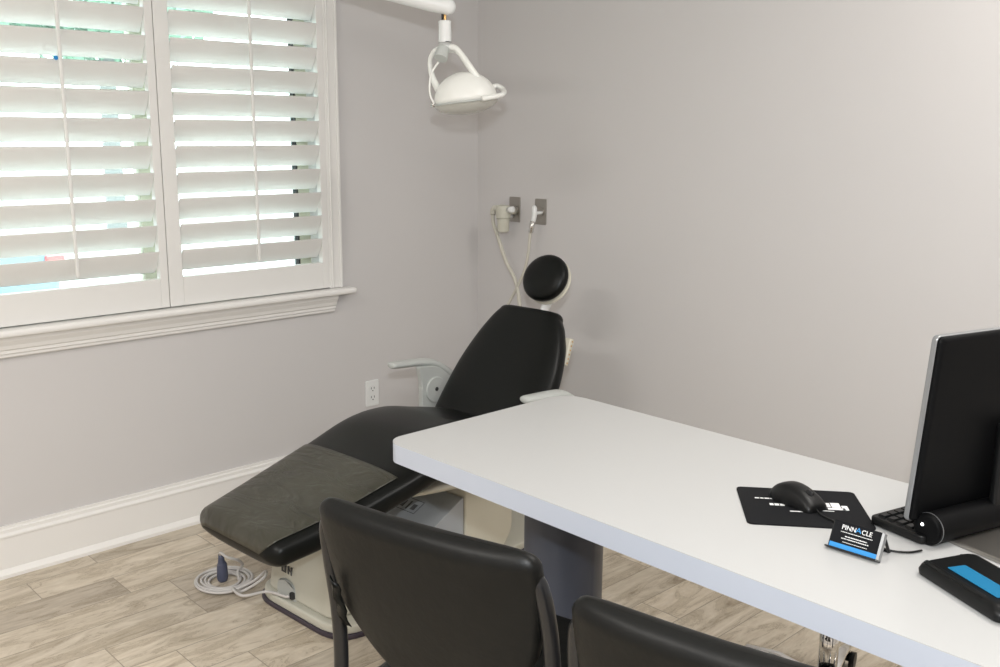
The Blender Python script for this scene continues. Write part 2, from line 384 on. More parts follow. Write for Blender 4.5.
# ---- ceiling lights (above the frame; the third is an added fill)
for (x, y), lab in zip(LAMPS, ('recessed white ceiling light over the desk', 'recessed white ceiling light in front of the window', 'added recessed white fill light over the guest side of the room')):
    t = thing('ceiling_light', lab, 'light', (x, y, H), 0, None)
    bm = nb()
    for a in ((-.62, .62, -.32, -.28), (-.62, .62, .28, .32), (-.62, -.58, -.28, .28), (.58, .62, -.28, .28)): box(bm, *a, -.022, 0)
    obj('frame', bm, 'whitep', t, smooth=False)
    bm = nb(); box(bm, -.58, .58, -.28, .28, -.012, -.006); obj('diffuser', bm, 'diff', t, smooth=False)

# ---- wall outlet under the window
t = thing('wall_outlet', 'white electrical outlet with two sockets low on the window wall', 'outlet', (0, -.630, .365))
bm = nb(); prism(bm, rrect(-.035, .035, -.058, .058, .006), 0, .006, Matrix(((0, 0, 1, 0), (1, 0, 0, 0), (0, 1, 0, 0), (0, 0, 0, 1))))
obj('cover_plate', bm, 'whitep', t, bevel=.002)
for dz in (-.02, .02):
    bm = nb(); prism(bm, rrect(-.017, .017, dz - .014, dz + .014, .010), .006, .008, Matrix(((0, 0, 1, 0), (1, 0, 0, 0), (0, 1, 0, 0), (0, 0, 0, 1)))); s = obj('socket', bm, 'whitep', t)
    bm = nb(); box(bm, .008, .0086, -.009, -.0065, dz - .001, dz + .008); box(bm, .008, .0086, .0065, .009, dz - .001, dz + .008); cyl(bm, (.008, 0, dz - .008), (.0086, 0, dz - .008), .0028, seg=10); obj('slot', bm, 'gap', s, smooth=False)

# ================================================================== DENTAL CHAIR
dc = thing('dental_chair', 'reclining black vinyl dental chair on a cream pedestal beside the window wall', 'dental chair', (.9, -1.0, 0), math.radians(3))
pl_pts = rpoly([(-.245, -.62), (.245, -.62), (.165, .47), (-.165, .47)], [.13, .13, .09, .09], 10)
bm = nb(); prism(bm, pl_pts, .012, .042); obj('base_plate', bm, 'cream', dc, bevel=.008, seg=3)
bm = nb(); prism(bm, rpoly([(-.252, -.627), (.252, -.627), (.172, .477), (-.172, .477)], [.13, .13, .09, .09], 10), 0, .016); obj('rubber_bumper', bm, 'purple', dc, bevel=.004)
# tall pump cover under the leg rest, tapering upward
def taperbox(bm, base, top, z0, z1, r, n=6, lev=6, curve=0):
    rings = []
    for k in range(lev + 1):
        t = k / lev; c = t + curve * math.sin(PI * t) 
        v = [b + (q - b) * c for b, q in zip(base, top)]
        rings.append([bm.verts.new((x, y, z0 + (z1 - z0) * t)) for x, y in rrect(*v, r, n)])
    bridge(bm, rings)
bm = nb(); taperbox(bm, (-.195, .170, -.600, -.36), (-.18, .155, -.555, -.43), .042, .330, .045, lev=8, curve=-.05)
pc = obj('pump_cover', bm, 'cream', dc, bevel=.012, seg=3)
# socket recess on the foot-end face of the pump cover
bm = nb()
prism(bm, rpoly([(-.065, 0), (-.065, .052), (-.040, .072), (.005, .072), (.030, .05), (.030, 0)], [0, .02, .02, .03, .02, 0], 5), 0, .006, Matrix(((1, 0, 0, -.055), (0, 0, -1, -.594), (0, 1, 0, .030), (0, 0, 0, 1))))
sk = obj('power_inlet_surround', bm, 'greyp', pc, bevel=.003)
bm = nb(); box(bm, -.040, -.024, -.611, -.598, .050, .073); obj('power_inlet', bm, 'gap', sk, bevel=.003)
bm = nb()
for (x0, x1, z0, z1) in ((-.052, -.044, .150, .175), (-.052, -.028, .170, .175), (-.036, -.028, .150, .175), (-.052, -.028, .150, .154), (-.018, -.012, .150, .176), (-.018, .004, .160, .165), (-.002, .004, .150, .176)):
    box(bm, x0 - .055, x1 - .055, -.5915, -.5700, z0 - .032, z1 - .032)
obj('socket_symbol', bm, 'ink', pc, smooth=False)
# low grey cover
bm = nb(); prism(bm, rpoly([(-.44, .042), (-.44, .085), (-.40, .115), (-.045, .290), (-.045, .042)], [0, .01, .03, .005, 0], 4), -.195, .168, Matrix(((0, 0, 1, 0), (1, 0, 0, 0), (0, 1, 0, 0), (0, 0, 0, 1)))); mc = obj('motor_cover', bm, 'greymetal', dc, smooth=False, bevel=.005)
SL = Matrix.Translation((0, -.40, .115)) @ Matrix.Rotation(math.atan2(.175, .355), 4, 'X')
bm = nb()
for a in ((-.05, .05, .318, .320), (-.05, .05, .262, .264), (-.05, -.048, .262, .320), (.048, .05, .262, .320), (-.035, -.02, .275, .305), (-.005, .002, .270, .308), (.015, .035, .275, .300)): box(bm, *a, .0002, .0008, SL)
obj('warning_label', bm, 'ink', mc, smooth=False)
# rear lift column
bm = nb(); prism(bm, rpoly([(-.04, .042), (-.04, .40), (.20, .40), (.195, .10), (.14, .042)], [.01, .01, .01, .035, .03], 5), -.16, .172, Matrix(((0, 0, 1, 0), (1, 0, 0, 0), (0, 1, 0, 0), (0, 0, 0, 1))))
obj('lift_column', bm, 'creamd', dc, smooth=False, bevel=.006)
bm = nb(); prism(bm, rrect(-.09, .09, -.40, -.25, .03), .325, .40); obj('lift_arm', bm, 'greyp', dc, bevel=.01)
# seat shell under the upholstery
bm = nb(); pad(bm, [(-.36, .385, .17, .03), (-.25, .402, .22, .05), (-.10, .402, .24, .06), (.10, .385, .24, .06), (.28, .375, .2, .05)], r0=.03, r1=.03); obj('seat_shell', bm, 'creamd', dc)
SEAT = [(-.790, .384, .215, .108), (-.62, .419, .245, .112), (-.39, .476, .268, .108), (-.20, .528, .285, .112), (-.03, .530, .315, .115), (.09, .508, .305, .112), (.21, .488, .25, .10), (.30, .470, .2, .10)]
bm = nb(); pad(bm, SEAT, exp=3.3, r0=.045, r1=.03, n=8, seg=48, zf=.95); seat = obj('seat_cushion', bm, 'vinyl', dc, auto=False)
bm = nb(); pad(bm, [(s[0], s[1], s[2], s[3]) for s in SEAT[:3]] , exp=3.3, r0=.045, r1=.002, n=8, seg=48, zf=.95, arc=(math.radians(40), math.radians(205)), grow=.0035); fc = obj('foot_cover', bm, 'cover', seat, auto=False)
so = fc.modifiers.new('s', 'SOLIDIFY'); so.thickness = .001; fc['label'] = 'cloudy wrinkled plastic cover'
# backrest
BACK = [(.155, .430, .252, .10), (.195, .505, .252, .105), (.293, .640, .246, .11), (.368, .745, .216, .105), (.420, .818, .176, .09), (.443, .848, .150, .08)]
bm = nb(); pad(bm, BACK, exp=3.6, r0=.03, r1=.025, n=8, seg=48); br = obj('backrest', bm, 'vinyl', dc, auto=False)
bm = nb(); pad(bm, [(y, z, w - .045, .03) for y, z, w, t in BACK], exp=5, r0=.02, r1=.030, n=8, drop=.088); bs = obj('backrest_shell', bm, 'whitep', br, auto=False)
# headrest
hm = Matrix.Translation((0, .555, .957)) @ Matrix.Rotation(math.radians(64), 4, 'X')
def ellpad(bm, a, b, t, mtx, e=2.6, seg=40):
    rings = []
    for k in range(1, 16):
        ph = -PI / 2 + PI * k / 16; s = abs(math.cos(ph)) ** (2 / e); z = t * math.copysign(abs(math.sin(ph)) ** (2 / 2.2), math.sin(ph))
        rings.append([bm.verts.new(mtx @ Vector((a * s * math.cos(2 * PI * q / seg), b * s * math.sin(2 * PI * q / seg), z))) for q in range(seg)])
    bridge(bm, rings)
bm = nb(); ellpad(bm, .103, .093, .036, hm); hr = obj('headrest', bm, 'vinyl', dc, auto=False)
bm = nb(); ellpad(bm, .100, .092, .012, hm @ Matrix.Translation((0, -.004, -.030))); obj('headrest_shell', bm, 'creamd', hr, auto=False)
bm = nb(); tube(bm, [(0, .60, .925), (0, .585, .88), (0, .555, .84), (0, .52, .78)], .022, rx=.5, smooth=4); obj('headrest_bracket', bm, 'whitep', hr)
# keypad strip on the near side of the backrest
bm = nb(); km = Matrix.Translation((.200, .452, .718)) @ Matrix.Rotation(math.radians(-20), 4, 'X')
box(bm, -.020, .010, -.012, .012, -.050, .050, km); kp = obj('control_keypad', bm, 'creamd', br, bevel=.005)
bm = nb()
for k in range(6): cyl(bm, km @ Vector((.010, 0, -.040 + k * .016)), km @ Vector((.0115, 0, -.040 + k * .016)), .003, seg=10)
obj('key', bm, 'brass', kp)
# arm rests on both sides
for s in (-1, 1):
    bm = nb(); X = .335 * s
    tube(bm, [(X, .066, .640), (X, .070, .640), (X, .082, .640), (X, .14, .636), (X, .20, .632), (X * .985, .26, .622), (X * .97, .31, .598), (X * .95, .36, .560), (X * .93, .39, .52)], [.006, .020, .024, .026, .027, .029, .030, .030, .022], seg=20, rx=.55, smooth=5)
    ar = obj('armrest', bm, 'greyp', dc)
    bm = nb(); Mx = Matrix(((0, 0, 1, X * .93 - .012), (1, 0, 0, 0), (0, 1, 0, 0), (0, 0, 0, 1)))
    prism(bm, rpoly([(.195, .45), (.195, .56), (.180, .622), (.26, .615), (.33, .585), (.38, .53), (.36, .46), (.32, .45)], [.01, .02, .01, .02, .03, .02, .03, .01], 4), 0, .024, Mx)
    bk = obj('armrest_bracket', bm, 'greyp', ar, bevel=.004)
    xo = X * .93 + (.014 if s > 0 else -.014); xi = X * .93 - .014 * s
    bm = nb(); cyl(bm, (xo + .006 * s, .262, .520), (xi - .006 * s, .262, .520), .050, seg=32); hub = obj('pivot_cap', bm, 'greyp', bk, bevel=.003)
    bm = nb(); cyl(bm, (xo + .008 * s, .262, .523), (xi - .008 * s, .262, .523), .008, seg=12); obj('pivot_screw', bm, 'gap', hub)
    bm = nb(); tube(bm, [(X * .9, .30, .47), (X * .6, .27, .42), (X * .2, .24, .40)], .018, rx=.6, smooth=3); obj('armrest_strut', bm, 'greymetal', bk)

# ---- cable coil on the floor by the chair
def dcw(x, y, z): a = math.radians(3); return (.9 + x * math.cos(a) - y * math.sin(a), -1 + x * math.sin(a) + y * math.cos(a), z)
cc = thing('power_cord', 'coiled grey white cord with a blue grey plug on the floor by the dental chair', 'power cord', (.548, -1.655, 0))
bm = nb(); pts = []
for k in range(0, 150):
    a = 2 * PI * k / 30 + 1.0; r = .047 + .0100 * k / 30 + .004 * math.sin(k * .37)
    pts.append((1.12 * r * math.cos(a) + .003 * math.sin(k * .11), r * math.sin(a), .006 + .0022 * (k % 30) / 30 + (k // 75) * .004))
tube(bm, pts, .0048, seg=8)
end = pts[-1]; sw = Vector(dcw(-.032, -.611, .062)) - Vector((.548, -1.655, 0))
tube(bm, [end, (.10, -.03, .012), (.12, .04, .03), (.155, .07, .07), (.17, .05, .055), (.13, -.005, .015), (.155, -.05, .0497), (.23, -.055, .053), (.26, sw.y - .03, .055), (sw.x - .012, sw.y - .012, .062), (sw.x + .0, sw.y - .004, .065)], .0048, seg=8, smooth=6)
tube(bm, [pts[0], (-.005, .055, .02), (.02, .06, .05), (.045, .03, .085), (.04, -.005, .105), (.010, -.012, .112), (-.004, -.006, .098)], .0048, seg=8, smooth=6)
obj('cord', bm, 'cable', cc)
bm = nb(); tube(bm, [(-.006, -.004, .100), (-.008, -.002, .070), (-.009, 0, .060), (-.009, 0, .015), (-.01, .001, .006)], [.008, .012, .017, .019, .016], seg=16, smooth=2); obj('plug', bm, 'plug', cc)

# ================================================================== DESK
DX0, DX1, DY0, DY1, DZ0, DZ1 = 1.512, 3.75, -1.69, -1.020, .690, .740
desk = thing('office_desk', 'white laminate desk with a rounded corner on a charcoal drum leg', 'desk', (2.6, -1.35, 0))
def dl(bm): bmesh.ops.translate(bm, verts=bm.verts, vec=(-2.6, 1.35, 0))
out = rrect(DX0, DX1, DY0, DY1, [.02, .075, .05, .02], 10)
bm = nb(); prism(bm, out, DZ1 - .0015, DZ1); dl(bm); obj('desktop', bm, 'desk', desk, smooth=False)
bm = nb(); prism(bm, out, DZ0, DZ1 - .0015); dl(bm); obj('edge_band', bm, 'edge', desk, smooth=False)
def drum(x, y):
    bm = nb(); lathe(bm, [(.106, 0), (.106, .03), (.102, .035), (.102, .66)], (x, y, 0), 64); dl(bm); d = obj('drum_leg', bm, 'drum', desk)
    m = d.modifiers.new('e', 'EDGE_SPLIT'); m.split_angle = .7
    bm = nb(); lathe(bm, [(.16, .66), (.16, .69)], (x, y, 0), 48); dl(bm); obj('mounting_plate', bm, 'black', d, smooth=False)
drum(1.815, -1.35); drum(3.35, -1.35)

# ---- chrome stool behind the desk (only its column and base show)
st = thing('rolling_stool', 'chrome gas lift column and star base of a stool behind the desk', 'stool', (2.308, -.850, 0))
bm = nb(); cyl(bm, (0, 0, .085), (0, 0, .27), .025, seg=32); cyl(bm, (0, 0, .26), (0, 0, .40), .015, seg=24); obj('gas_lift', bm, 'chrome', st)
bm = nb(); lathe(bm, [(.05, .045), (.055, .06), (.05, .09), (.032, .105)], (0, 0, 0)); obj('base_hub', bm, 'gloss', st)
for k in range(5):
    a = math.radians(176 + 72 * k); ca, sa = math.cos(a), math.sin(a)
    bm = nb(); tube(bm, [(.04 * ca, .04 * sa, .078), (.15 * ca, .15 * sa, .088), (.25 * ca, .25 * sa, .070)], [.020, .017, .014], seg=12, rx=.6); lg = obj('base_spoke', bm, 'chrome', st)
    bm = nb(); c = Vector((.25 * ca, .25 * sa, 0)); t = Vector((-sa, ca, 0))
    cyl(bm, c + t * .008 + Vector((0, 0, .024)), c + t * .022 + Vector((0, 0, .024)), .024, seg=20); cyl(bm, c - t * .022 + Vector((0, 0, .024)), c - t * .008 + Vector((0, 0, .024)), .024, seg=20); cyl(bm, c + t * -.01 + Vector((0, 0, .026)), c + t * .01 + Vector((0, 0, .026)), .008, seg=10); cyl(bm, c + Vector((0, 0, .03)), c + Vector((0, 0, .058)), .007, seg=10)
    obj('caster', bm, 'black', lg)
bm = nb(); lathe(bm, [(.10, .40), (.165, .405), (.175, .43), (.17, .455), (.14, .465)], (0, 0, 0), 40); obj('seat', bm, 'vinyl', st)

# ================================================================== DESK ITEMS
T = DZ1
# mouse pad
mp = thing('mouse_pad', 'black rectangular mouse pad with white lettering on the desk', 'mouse pad', (2.459, -1.327, T), math.radians(39.3))
bm = nb(); prism(bm, rrect(-.124, .124, -.103, .103, .012), 0, .003); obj('pad', bm, 'pad', mp)
def flat(x, y, z, r=0): return Matrix.Translation((x, y, z)) @ Matrix.Rotation(r, 4, 'Z')
bm = nb()
for x0, x1 in ((-.092, -.083), (-.081, -.074), (-.072, -.062), (-.060, -.052), (-.044, -.041), (-.036, -.028)): box(bm, x0, x1, .036, .041, .003, .0033)
obj('small_print', bm, 'white', mp, smooth=False)
bm = nb()
for x0, x1 in ((-.066, -.058), (-.056, -.047), (-.045, -.036)): box(bm, x0, x1, .000, .011, .003, .0033)
obj('middle_print', bm, 'white', mp, smooth=False)
bm = nb()
for x0, x1, y0, y1 in ((.03, .043, .002, .028), (.045, .058, .006, .028), (.060, .078, .004, .030), (.080, .092, -.008, .016), (.05, .085, -.008, .002), (-.03, .010, -.030, -.026), (.012, .06, -.018, -.0155)): box(bm, x0, x1, y0, y1, .003, .0033)
obj('large_print', bm, 'white', mp, smooth=False)
# mouse
ms = thing('computer_mouse', 'black computer mouse lying on the mouse pad', 'computer mouse', (2.438, -1.314, T + .003), math.radians(-14))
def mouse_body(sc=1, z0=0, top=1.0):
    bm = nb(); rings = []
    S = [(-.058, .012, .008), (-.054, .022, .018), (-.040, .030, .030), (-.015, .033, .038), (.015, .030, .036), (.040, .029, .026), (.054, .026, .015), (.058, .018, .008)]
    for x, w, h in interp_st(S, 4):
        r = []
        for k in range(24):
            a = 2 * PI * k / 24; ca, sa = math.cos(a), math.sin(a)
            y = w * math.copysign(abs(ca) ** .75, ca); z = h * math.copysign(abs(sa) ** .8, sa)
            r.append(bm.verts.new((x * sc, y * sc, max(z, 0) * sc + z0)))
        rings.append(r)
    bridge(bm, rings); return bm
obj('shell', mouse_body(sc=1.04, z0=.0008), 'black', ms)
bm = nb(); cyl(bm, (.031, -.0045, .0283), (.031, .0045, .0283), .0095, seg=20); obj('scroll_wheel', bm, 'rubber', ms)
# mouse cable: leaves the nose, passes behind the card holder
bm = nb(); ml = ms
tube(bm, [(2.488, -1.331, T + .012), (2.51, -1.345, T + .0055), (2.55, -1.36, T + .0055), (2.60, -1.385, T + .0045), (2.64, -1.398, T + .0035), (2.68, -1.405, T + .0035), (2.708, -1.388, T + .0035), (2.722, -1.362, T + .004)], .0021, seg=8, smooth=6)
tag(obj('mouse_cable', bm, 'black'), 'thin black cable running from the mouse past the card holder to the keyboard', 'cable')

# business card holder
ch = thing('business_card_holder', 'small easel holder with a black and blue business card on the desk', 'card holder', (2.640, -1.475, T), math.radians(2.5))
TL = math.radians(26)   # face leans back
fm = Matrix.Rotation(-TL, 4, 'X')            # local: x right, z up the face, y depth
def fbox(bm, x0, x1, y0, y1, z0, z1): box(bm, x0, x1, y0, y1, z0, z1, fm)
bm = nb(); fbox(bm, -.049, .049, .006, .009, .0045, .056); fbox(bm, -.051, .051, -.004, .009, .0045, .0075); obj('holder_frame', bm, 'black', ch, smooth=False)
bm = nb(); fbox(bm, .046, .051, -.004, .009, .0045, .057); obj('clear_side', bm, 'silver', ch, smooth=False)
bm = nb()
p_top = fm @ Vector((0, .0085, .054))
for s in (-.045, .045): tube(bm, [(s, p_top.y, p_top.z), (s, p_top.y + .028, .006), (s, p_top.y + .032, .003)], .003, seg=8)
tube(bm, [(-.045, p_top.y + .032, .003), (.045, p_top.y + .032, .003)], .003, seg=8)
box(bm, -.045, .045, p_top.y, p_top.y + .002, p_top.z - .004, p_top.z); obj('easel_leg', bm, 'black', ch, smooth=False)
bm = nb(); fbox(bm, -.0455, .0455, .0020, .0055, .008, .0575); card = obj('business_card', bm, 'pad', ch, smooth=False)
bm = nb(); fbox(bm, -.0455, .0455, .0014, .0020, .008, .0165); obj('blue_band', bm, 'blue', card, smooth=False)
FM = fm @ Matrix.Rotation(PI / 2, 4, 'X')    # text plane (x, y up) -> face
def ftext(name, body, size, m, x, z, sx=1, bold=.00004): text(name, body, size, m, card, fm @ Matrix.Translation((x, .0017, z)) @ Matrix.Rotation(PI / 2, 4, 'X'), .0001, bold, sx)
ftext('lettering', 'PINN', .0125, 'white', -.0165, .0475, .95); ftext('lettering', 'A', .0135, 'blue', .0015, .0485, 1.2); ftext('lettering', 'CLE', .0125, 'white', .0175, .0475, .95)
bm = nb()
def dashes(x0, x1, z, h, sd):
    rnd = random.Random(sd); x = x0
    while x < x1:
        w = rnd.uniform(.001, .0035); fbox(bm, x, min(x + w, x1), .0014, .0018, z, z + h); x += w + rnd.uniform(.0005, .0012)
dashes(-.030, .030, .0385, .0012, 1); dashes(-.020, .022, .0310, .0018, 2); dashes(-.026, .026, .0265, .0016, 3); dashes(-.022, .024, .0205, .0010, 4)
obj('small_print', bm, 'white', card, smooth=False)

# keyboard (behind the monitor)
kb = thing('keyboard', 'black computer keyboard partly hidden behind the monitor', 'keyboard', (2.592, -1.308, T), math.radians(-14))
# local x: short side (depth .15), local y: long side
def kz(x): return .020 - x * .05
bm = nb(); vs = prism(bm, rrect(0, .124, 0, .30, .012), .003, .020); obj('keyboard_case', bm, 'black', kb, bevel=.004)
for r in range(5):
    for c in range(13):
        bm = nb(); x = .012 + r * .0205; y = .012 + c * .0215
        vs = box(bm, x, x + .0165, y, y + .0185, .020, .0245)
        for v in vs:
            if v.co.z > .022: v.co.x += .002 if v.co.x < x + .008 else -.002; v.co.y += .0015 if v.co.y < y + .009 else -.0015
        obj('key', bm, 'black', kb, smooth=False)

# monitor: seen from behind, silver front rim on the far side
HD = math.radians(74)
mo = thing('computer_monitor', 'black computer monitor with silver rim seen from behind on the desk', 'monitor', (2.738, -1.124, T), HD)
# local frame: x along the screen (towards the back of the desk), y = user side (-x world), z up
lean = math.radians(4)
mm = Matrix.Translation((0, 0, .04)) @ Matrix.Rotation(lean, 4, 'X')
XZ = Matrix(((1, 0, 0, 0), (0, 0, 1, 0), (0, 1, 0, 0), (0, 0, 0, 1)))
WM, HM = .219, .365
BT = .011
bm = nb(); prism(bm, rrect(-WM, WM, 0, HM, .010), -.002, .010, mm @ XZ); bz = obj('silver_bezel', bm, 'silver', mo, bevel=.003)
bm = nb(); prism(bm, rrect(-WM + .018, WM - .018, .02, HM - .018, .002),   .0100, .0106, mm @ XZ); obj('screen', bm, 'gloss', bz, smooth=False)
bm = nb(); rings = []
for ins, d in ((.0015, -.002), (.002, -.006), (.006, -.0105), (.012, -.0115), (.05, -.0118), (.12, -.012)):
    rings.append([bm.verts.new(mm @ XZ @ Vector((x, z, d))) for x, z in rrect(-WM + ins, WM - ins, ins, HM - ins, .010)])
bridge(bm, rings); obj('back_cover', bm, 'monback', mo, bevel=0)
bm = nb(); box(bm, -.035, .035, -.050, -.033, .008, .22); obj('stand_neck', bm, 'black', mo, bevel=.006)
bm = nb(); prism(bm, rrect(-.150, .13, -.17, -.005, .02), 0, .010, Matrix.Identity(4)); obj('stand_base', bm, 'steel', mo, bevel=.003)
# sound bar hanging under the screen
sb = thing('sound_bar', 'black cylindrical sound bar with a white indicator under the monitor', 'sound bar', (2.738, -1.128, T), HD)
bm = nb(); tube(bm, [(-.199, -.030, .032), (-.195, -.030, .032), (.182, -.030, .032), (.185, -.030, .032)], [.024, .0305, .0305, .024], seg=32); bar = obj('bar_body', bm, 'monback', sb)
bm = nb(); tube(bm, [(-.1895, -.030, .032), (-.1875, -.030, .032)], [.0310, .0310], seg=32); obj('trim_ring', bm, 'silver', bar)
bm = nb(); tube(bm, [(-.2010, -.022, .040), (-.1995, -.022, .040)], [.0028, .003], seg=16); obj('indicator_light', bm, 'led', bar)

# signature pad
sg = thing('signature_pad', 'black signature pad with a light blue screen at the right end of the desk', 'signature pad', (2.750, -1.458, T), math.radians(-28))
# local x along the front edge, y towards the back
bm = nb(); rings = []
for ins, z in ((.006, 0), (.001, .004), (0, .012), (.003, .020), (.010, .025), (.016, .0265)):
    rings.append([bm.verts.new((x, y, z + .006 * (y / .13) * (z > .015))) for x, y in rrect(0 + ins, .20 - ins, 0 + ins, .122 - ins, .016)])
bridge(bm, rings); obj('housing', bm, 'black', sg)
bm = nb(); box(bm, .050, .165, .026, .062, .0290, .0302); obj('lcd_screen', bm, 'screen', sg, smooth=False)
bm = nb(); tube(bm, [(.012, .014, .025), (.15, .014, .025)], .006, seg=12, rx=.5); obj('pen_groove_lip', bm, 'black', sg)
bm = nb(); tube(bm, [(2.780, -1.330, T + .003), (2.80, -1.315, T + .003), (2.84, -1.34, T + .003), (2.88, -1.365, T + .003), (2.95, -1.40, T + .003), (3.05, -1.42, T + .003)], .003, seg=8, smooth=4)
tag(obj('signature_pad_cable', bm, 'black'), 'black cable behind the signature pad below the sound bar', 'cable')

# ================================================================== GUEST CHAIRS
def guest_chair(loc, rz, label):
    g = thing('guest_chair', label, 'chair', loc, rz, None)
    # back pad : stations along height, recline about 12 deg
    bm = nb()
    ST = [(.006, .535, .05, .034), (.000, .56, .115, .044), (-.010, .605, .170, .050), (-.022, .655, .207, .054), (-.036, .72, .221, .056), (-.050, .79, .229, .058), (-.058, .83, .229, .058)]
    pad(bm, [(y, z, w, t) for y, z, w, t in ST], exp=4.2, r0=.022, r1=.028, n=6, seg=44)
    # bow slightly
    for v in bm.verts: v.co.y += -.02 * (1 - (v.co.x / .235) ** 2)
    b = obj('back_cushion', bm, 'vinyl_old', g, auto=False)
    bm = nb(); pad(bm, [(.05, .47, .20, .06), (.12, .475, .225, .065), (.30, .478, .235, .065), (.46, .47, .225, .06)], exp=4, r0=.03, r1=.03, n=5); obj('seat_cushion', bm, 'vinyl_old', g, auto=False)
    for s in (-1, 1):
        bm = nb(); X = .234 * s
        tube(bm, [(X * .88, -.026, .826), (X * .93, -.026, .815), (X * .975, -.022, .79), (X, -.008, .72), (X, .006, .63), (X, .012, .55), (X, .010, .48), (X, -.004, .42), (X * 1.01, -.03, .25), (X * 1.03, -.075, .01)], .014, seg=16, smooth=6)
        lg = obj('leg', bm, 'tube', g)
        bm = nb(); lathe(bm, [(.015, 0), (.017, .008), (.015, .03)], (X * 1.03, -.075, 0), 16); obj('rubber_foot', bm, 'rubber', lg)
        bm = nb(); tube(bm, [(X, .0, .43), (X, .12, .43), (X, .38, .43), (X, .44, .41), (X * 1.01, .455, .36), (X * 1.03, .48, .01)], .0125, seg=16, smooth=5)
        l2 = obj('leg', bm, 'tube', g)
        bm = nb(); lathe(bm, [(.015, 0), (.017, .008), (.015, .03)], (X * 1.03, .48, 0), 16); obj('rubber_foot', bm, 'rubber', l2)
        if s > 0:
            bm = nb(); box(bm, X * .76, X, -.024, -.018, .575, .615); bk = obj('back_bracket', bm, 'tube', g, bevel=.003)
            bm = nb(); cyl(bm, (X * .84, -.0275, .600), (X * .84, -.0235, .600), .005, seg=12); obj('bolt', bm, 'steel', bk)
        else:
            bm = nb(); rnd = random.Random(3); grid = []
            for i in range(9):
                grid.append([bm.verts.new((X * .93 + .018 + .004 * math.sin(i * 1.7) + j * .0048, -.047 + (i * .0036) - .007 * math.sin(PI * j / 4) * (.5 + rnd.random()), .720 - i * .0120 - j * .003)) for j in range(5)])
            for a, b in zip(grid, grid[1:]):
                for j in range(4): bm.faces.new((a[j], a[j + 1], b[j + 1], b[j]))
            fl = obj('vinyl_fold', bm, 'vinyl', g); fl['label'] = 'crumpled vinyl fold at the edge'; q = fl.modifiers.new('s', 'SOLIDIFY'); q.thickness = .002
    bm = nb(); tube(bm, [(-.23, .06, .425), (.23, .06, .425)], .011, seg=12); tube(bm, [(-.23, .40, .425), (.23, .40, .425)], .011, seg=12); obj('cross_bar', bm, 'tube', g)
    return g
guest_chair((2.205, -2.105, 0), math.radians(13), 'black vinyl guest chair standing left, its whole back in front of the drum leg')
guest_chair((2.768, -2.058, 0), math.radians(11.5), 'black vinyl guest chair standing right, cut off by the bottom of the picture')

# ================================================================== WALL FITTINGS + HOSES (right wall)
def wallplate(x, name, label):
    t = thing(name, label, 'wall plate', (x, 0, 1.156))
    bm = nb(); prism(bm, rrect(-.034, .034, -.056, .056, .004), 0, .004, Matrix(((1, 0, 0, 0), (0, 0, -1, 0), (0, 1, 0, 0), (0, 0, 0, 1)))); obj('cover_plate', bm, 'steel', t, bevel=.001)
    bm = nb(); prism(bm, rrect(-.022, .022, -.018, .018, .015), .004, .009, Matrix(((1, 0, 0, 0), (0, 0, -1, 0), (0, 1, 0, 0), (0, 0, 0, 1)))); obj('inlet_flange', bm, 'steel', t, bevel=.001)
    return t
t = wallplate(.250, 'suction_wall_plate', 'steel wall plate behind the cream suction valve, nearer the corner')
bm = nb(); cyl(bm, (.008, -.006, -.008), (.008, -.065, -.008), .014, seg=20); obj('pipe_stub', bm, 'cream', t)
bm = nb(); cyl(bm, (-.012, -.006, -.030), (-.012, -.04, -.030), .008, seg=12); obj('stop_pin', bm, 'whitep', t)
t2 = wallplate(.412, 'air_wall_plate', 'steel wall plate with a small white quick connector, farther from the corner')
bm = nb(); cyl(bm, (.014, -.006, -.003), (.014, -.045, -.003), .007, seg=16); obj('release_button', bm, 'whitep', t2)
# suction valve body hanging at the plate
sv = thing('suction_valve', 'cream plastic suction valve with hose hanging at the left steel wall plate', 'suction valve', (.262, -.085, 1.165))
bm = nb(); lathe(bm, [(.026, -.045), (.032, -.040), (.034, .000), (.030, .010), (.024, .015)], (0, 0, 0), 32); obj('valve_head', bm, 'cream', sv)
bm = nb(); lathe(bm, [(.020, -.105), (.026, -.100), (.027, -.046), (.031, -.043)], (0, 0, 0), 32); obj('filter_cup', bm, 'cream', sv)
bm = nb(); cyl(bm, (.03, 0, -.005), (.062, .0, -.0), .013, seg=18); obj('right_port', bm, 'whitep', sv)
bm = nb(); tube(bm, [(-.02, 0, -.005), (-.045, -.005, .0), (-.058, -.008, -.012), (-.060, -.008, -.03)], .013, seg=16, smooth=4); hp = obj('hose_elbow', bm, 'hose', sv)
bm = nb(); tube(bm, [(-.060, -.008, -.025), (-.055, -.008, -.07), (-.028, 0, -.14), (.020, .0, -.235), (.083, .0, -.32), (.142, -.03, -.44), (.20, -.10, -.60), (.26, -.20, -.70)], .0085, seg=12, smooth=6); obj('hose', bm, 'hose', sv)
aq = thing('air_hose', 'thin cream hose with a metal fitting hanging from the right steel wall plate', 'hose', (.452, -.05, 1.17))
bm = nb(); tube(bm, [(-.025, -.01, .012), (-.020, -.012, .004), (-.018, -.014, -.03), (-.022, -.018, -.055)], [.007, .012, .011, .010], seg=14, smooth=3); obj('quick_connector', bm, 'whitep', aq)
bm = nb(); tube(bm, [(-.022, -.018, -.050), (-.030, -.022, -.100)], .011, seg=14); obj('metal_fitting', bm, 'chrome', aq)
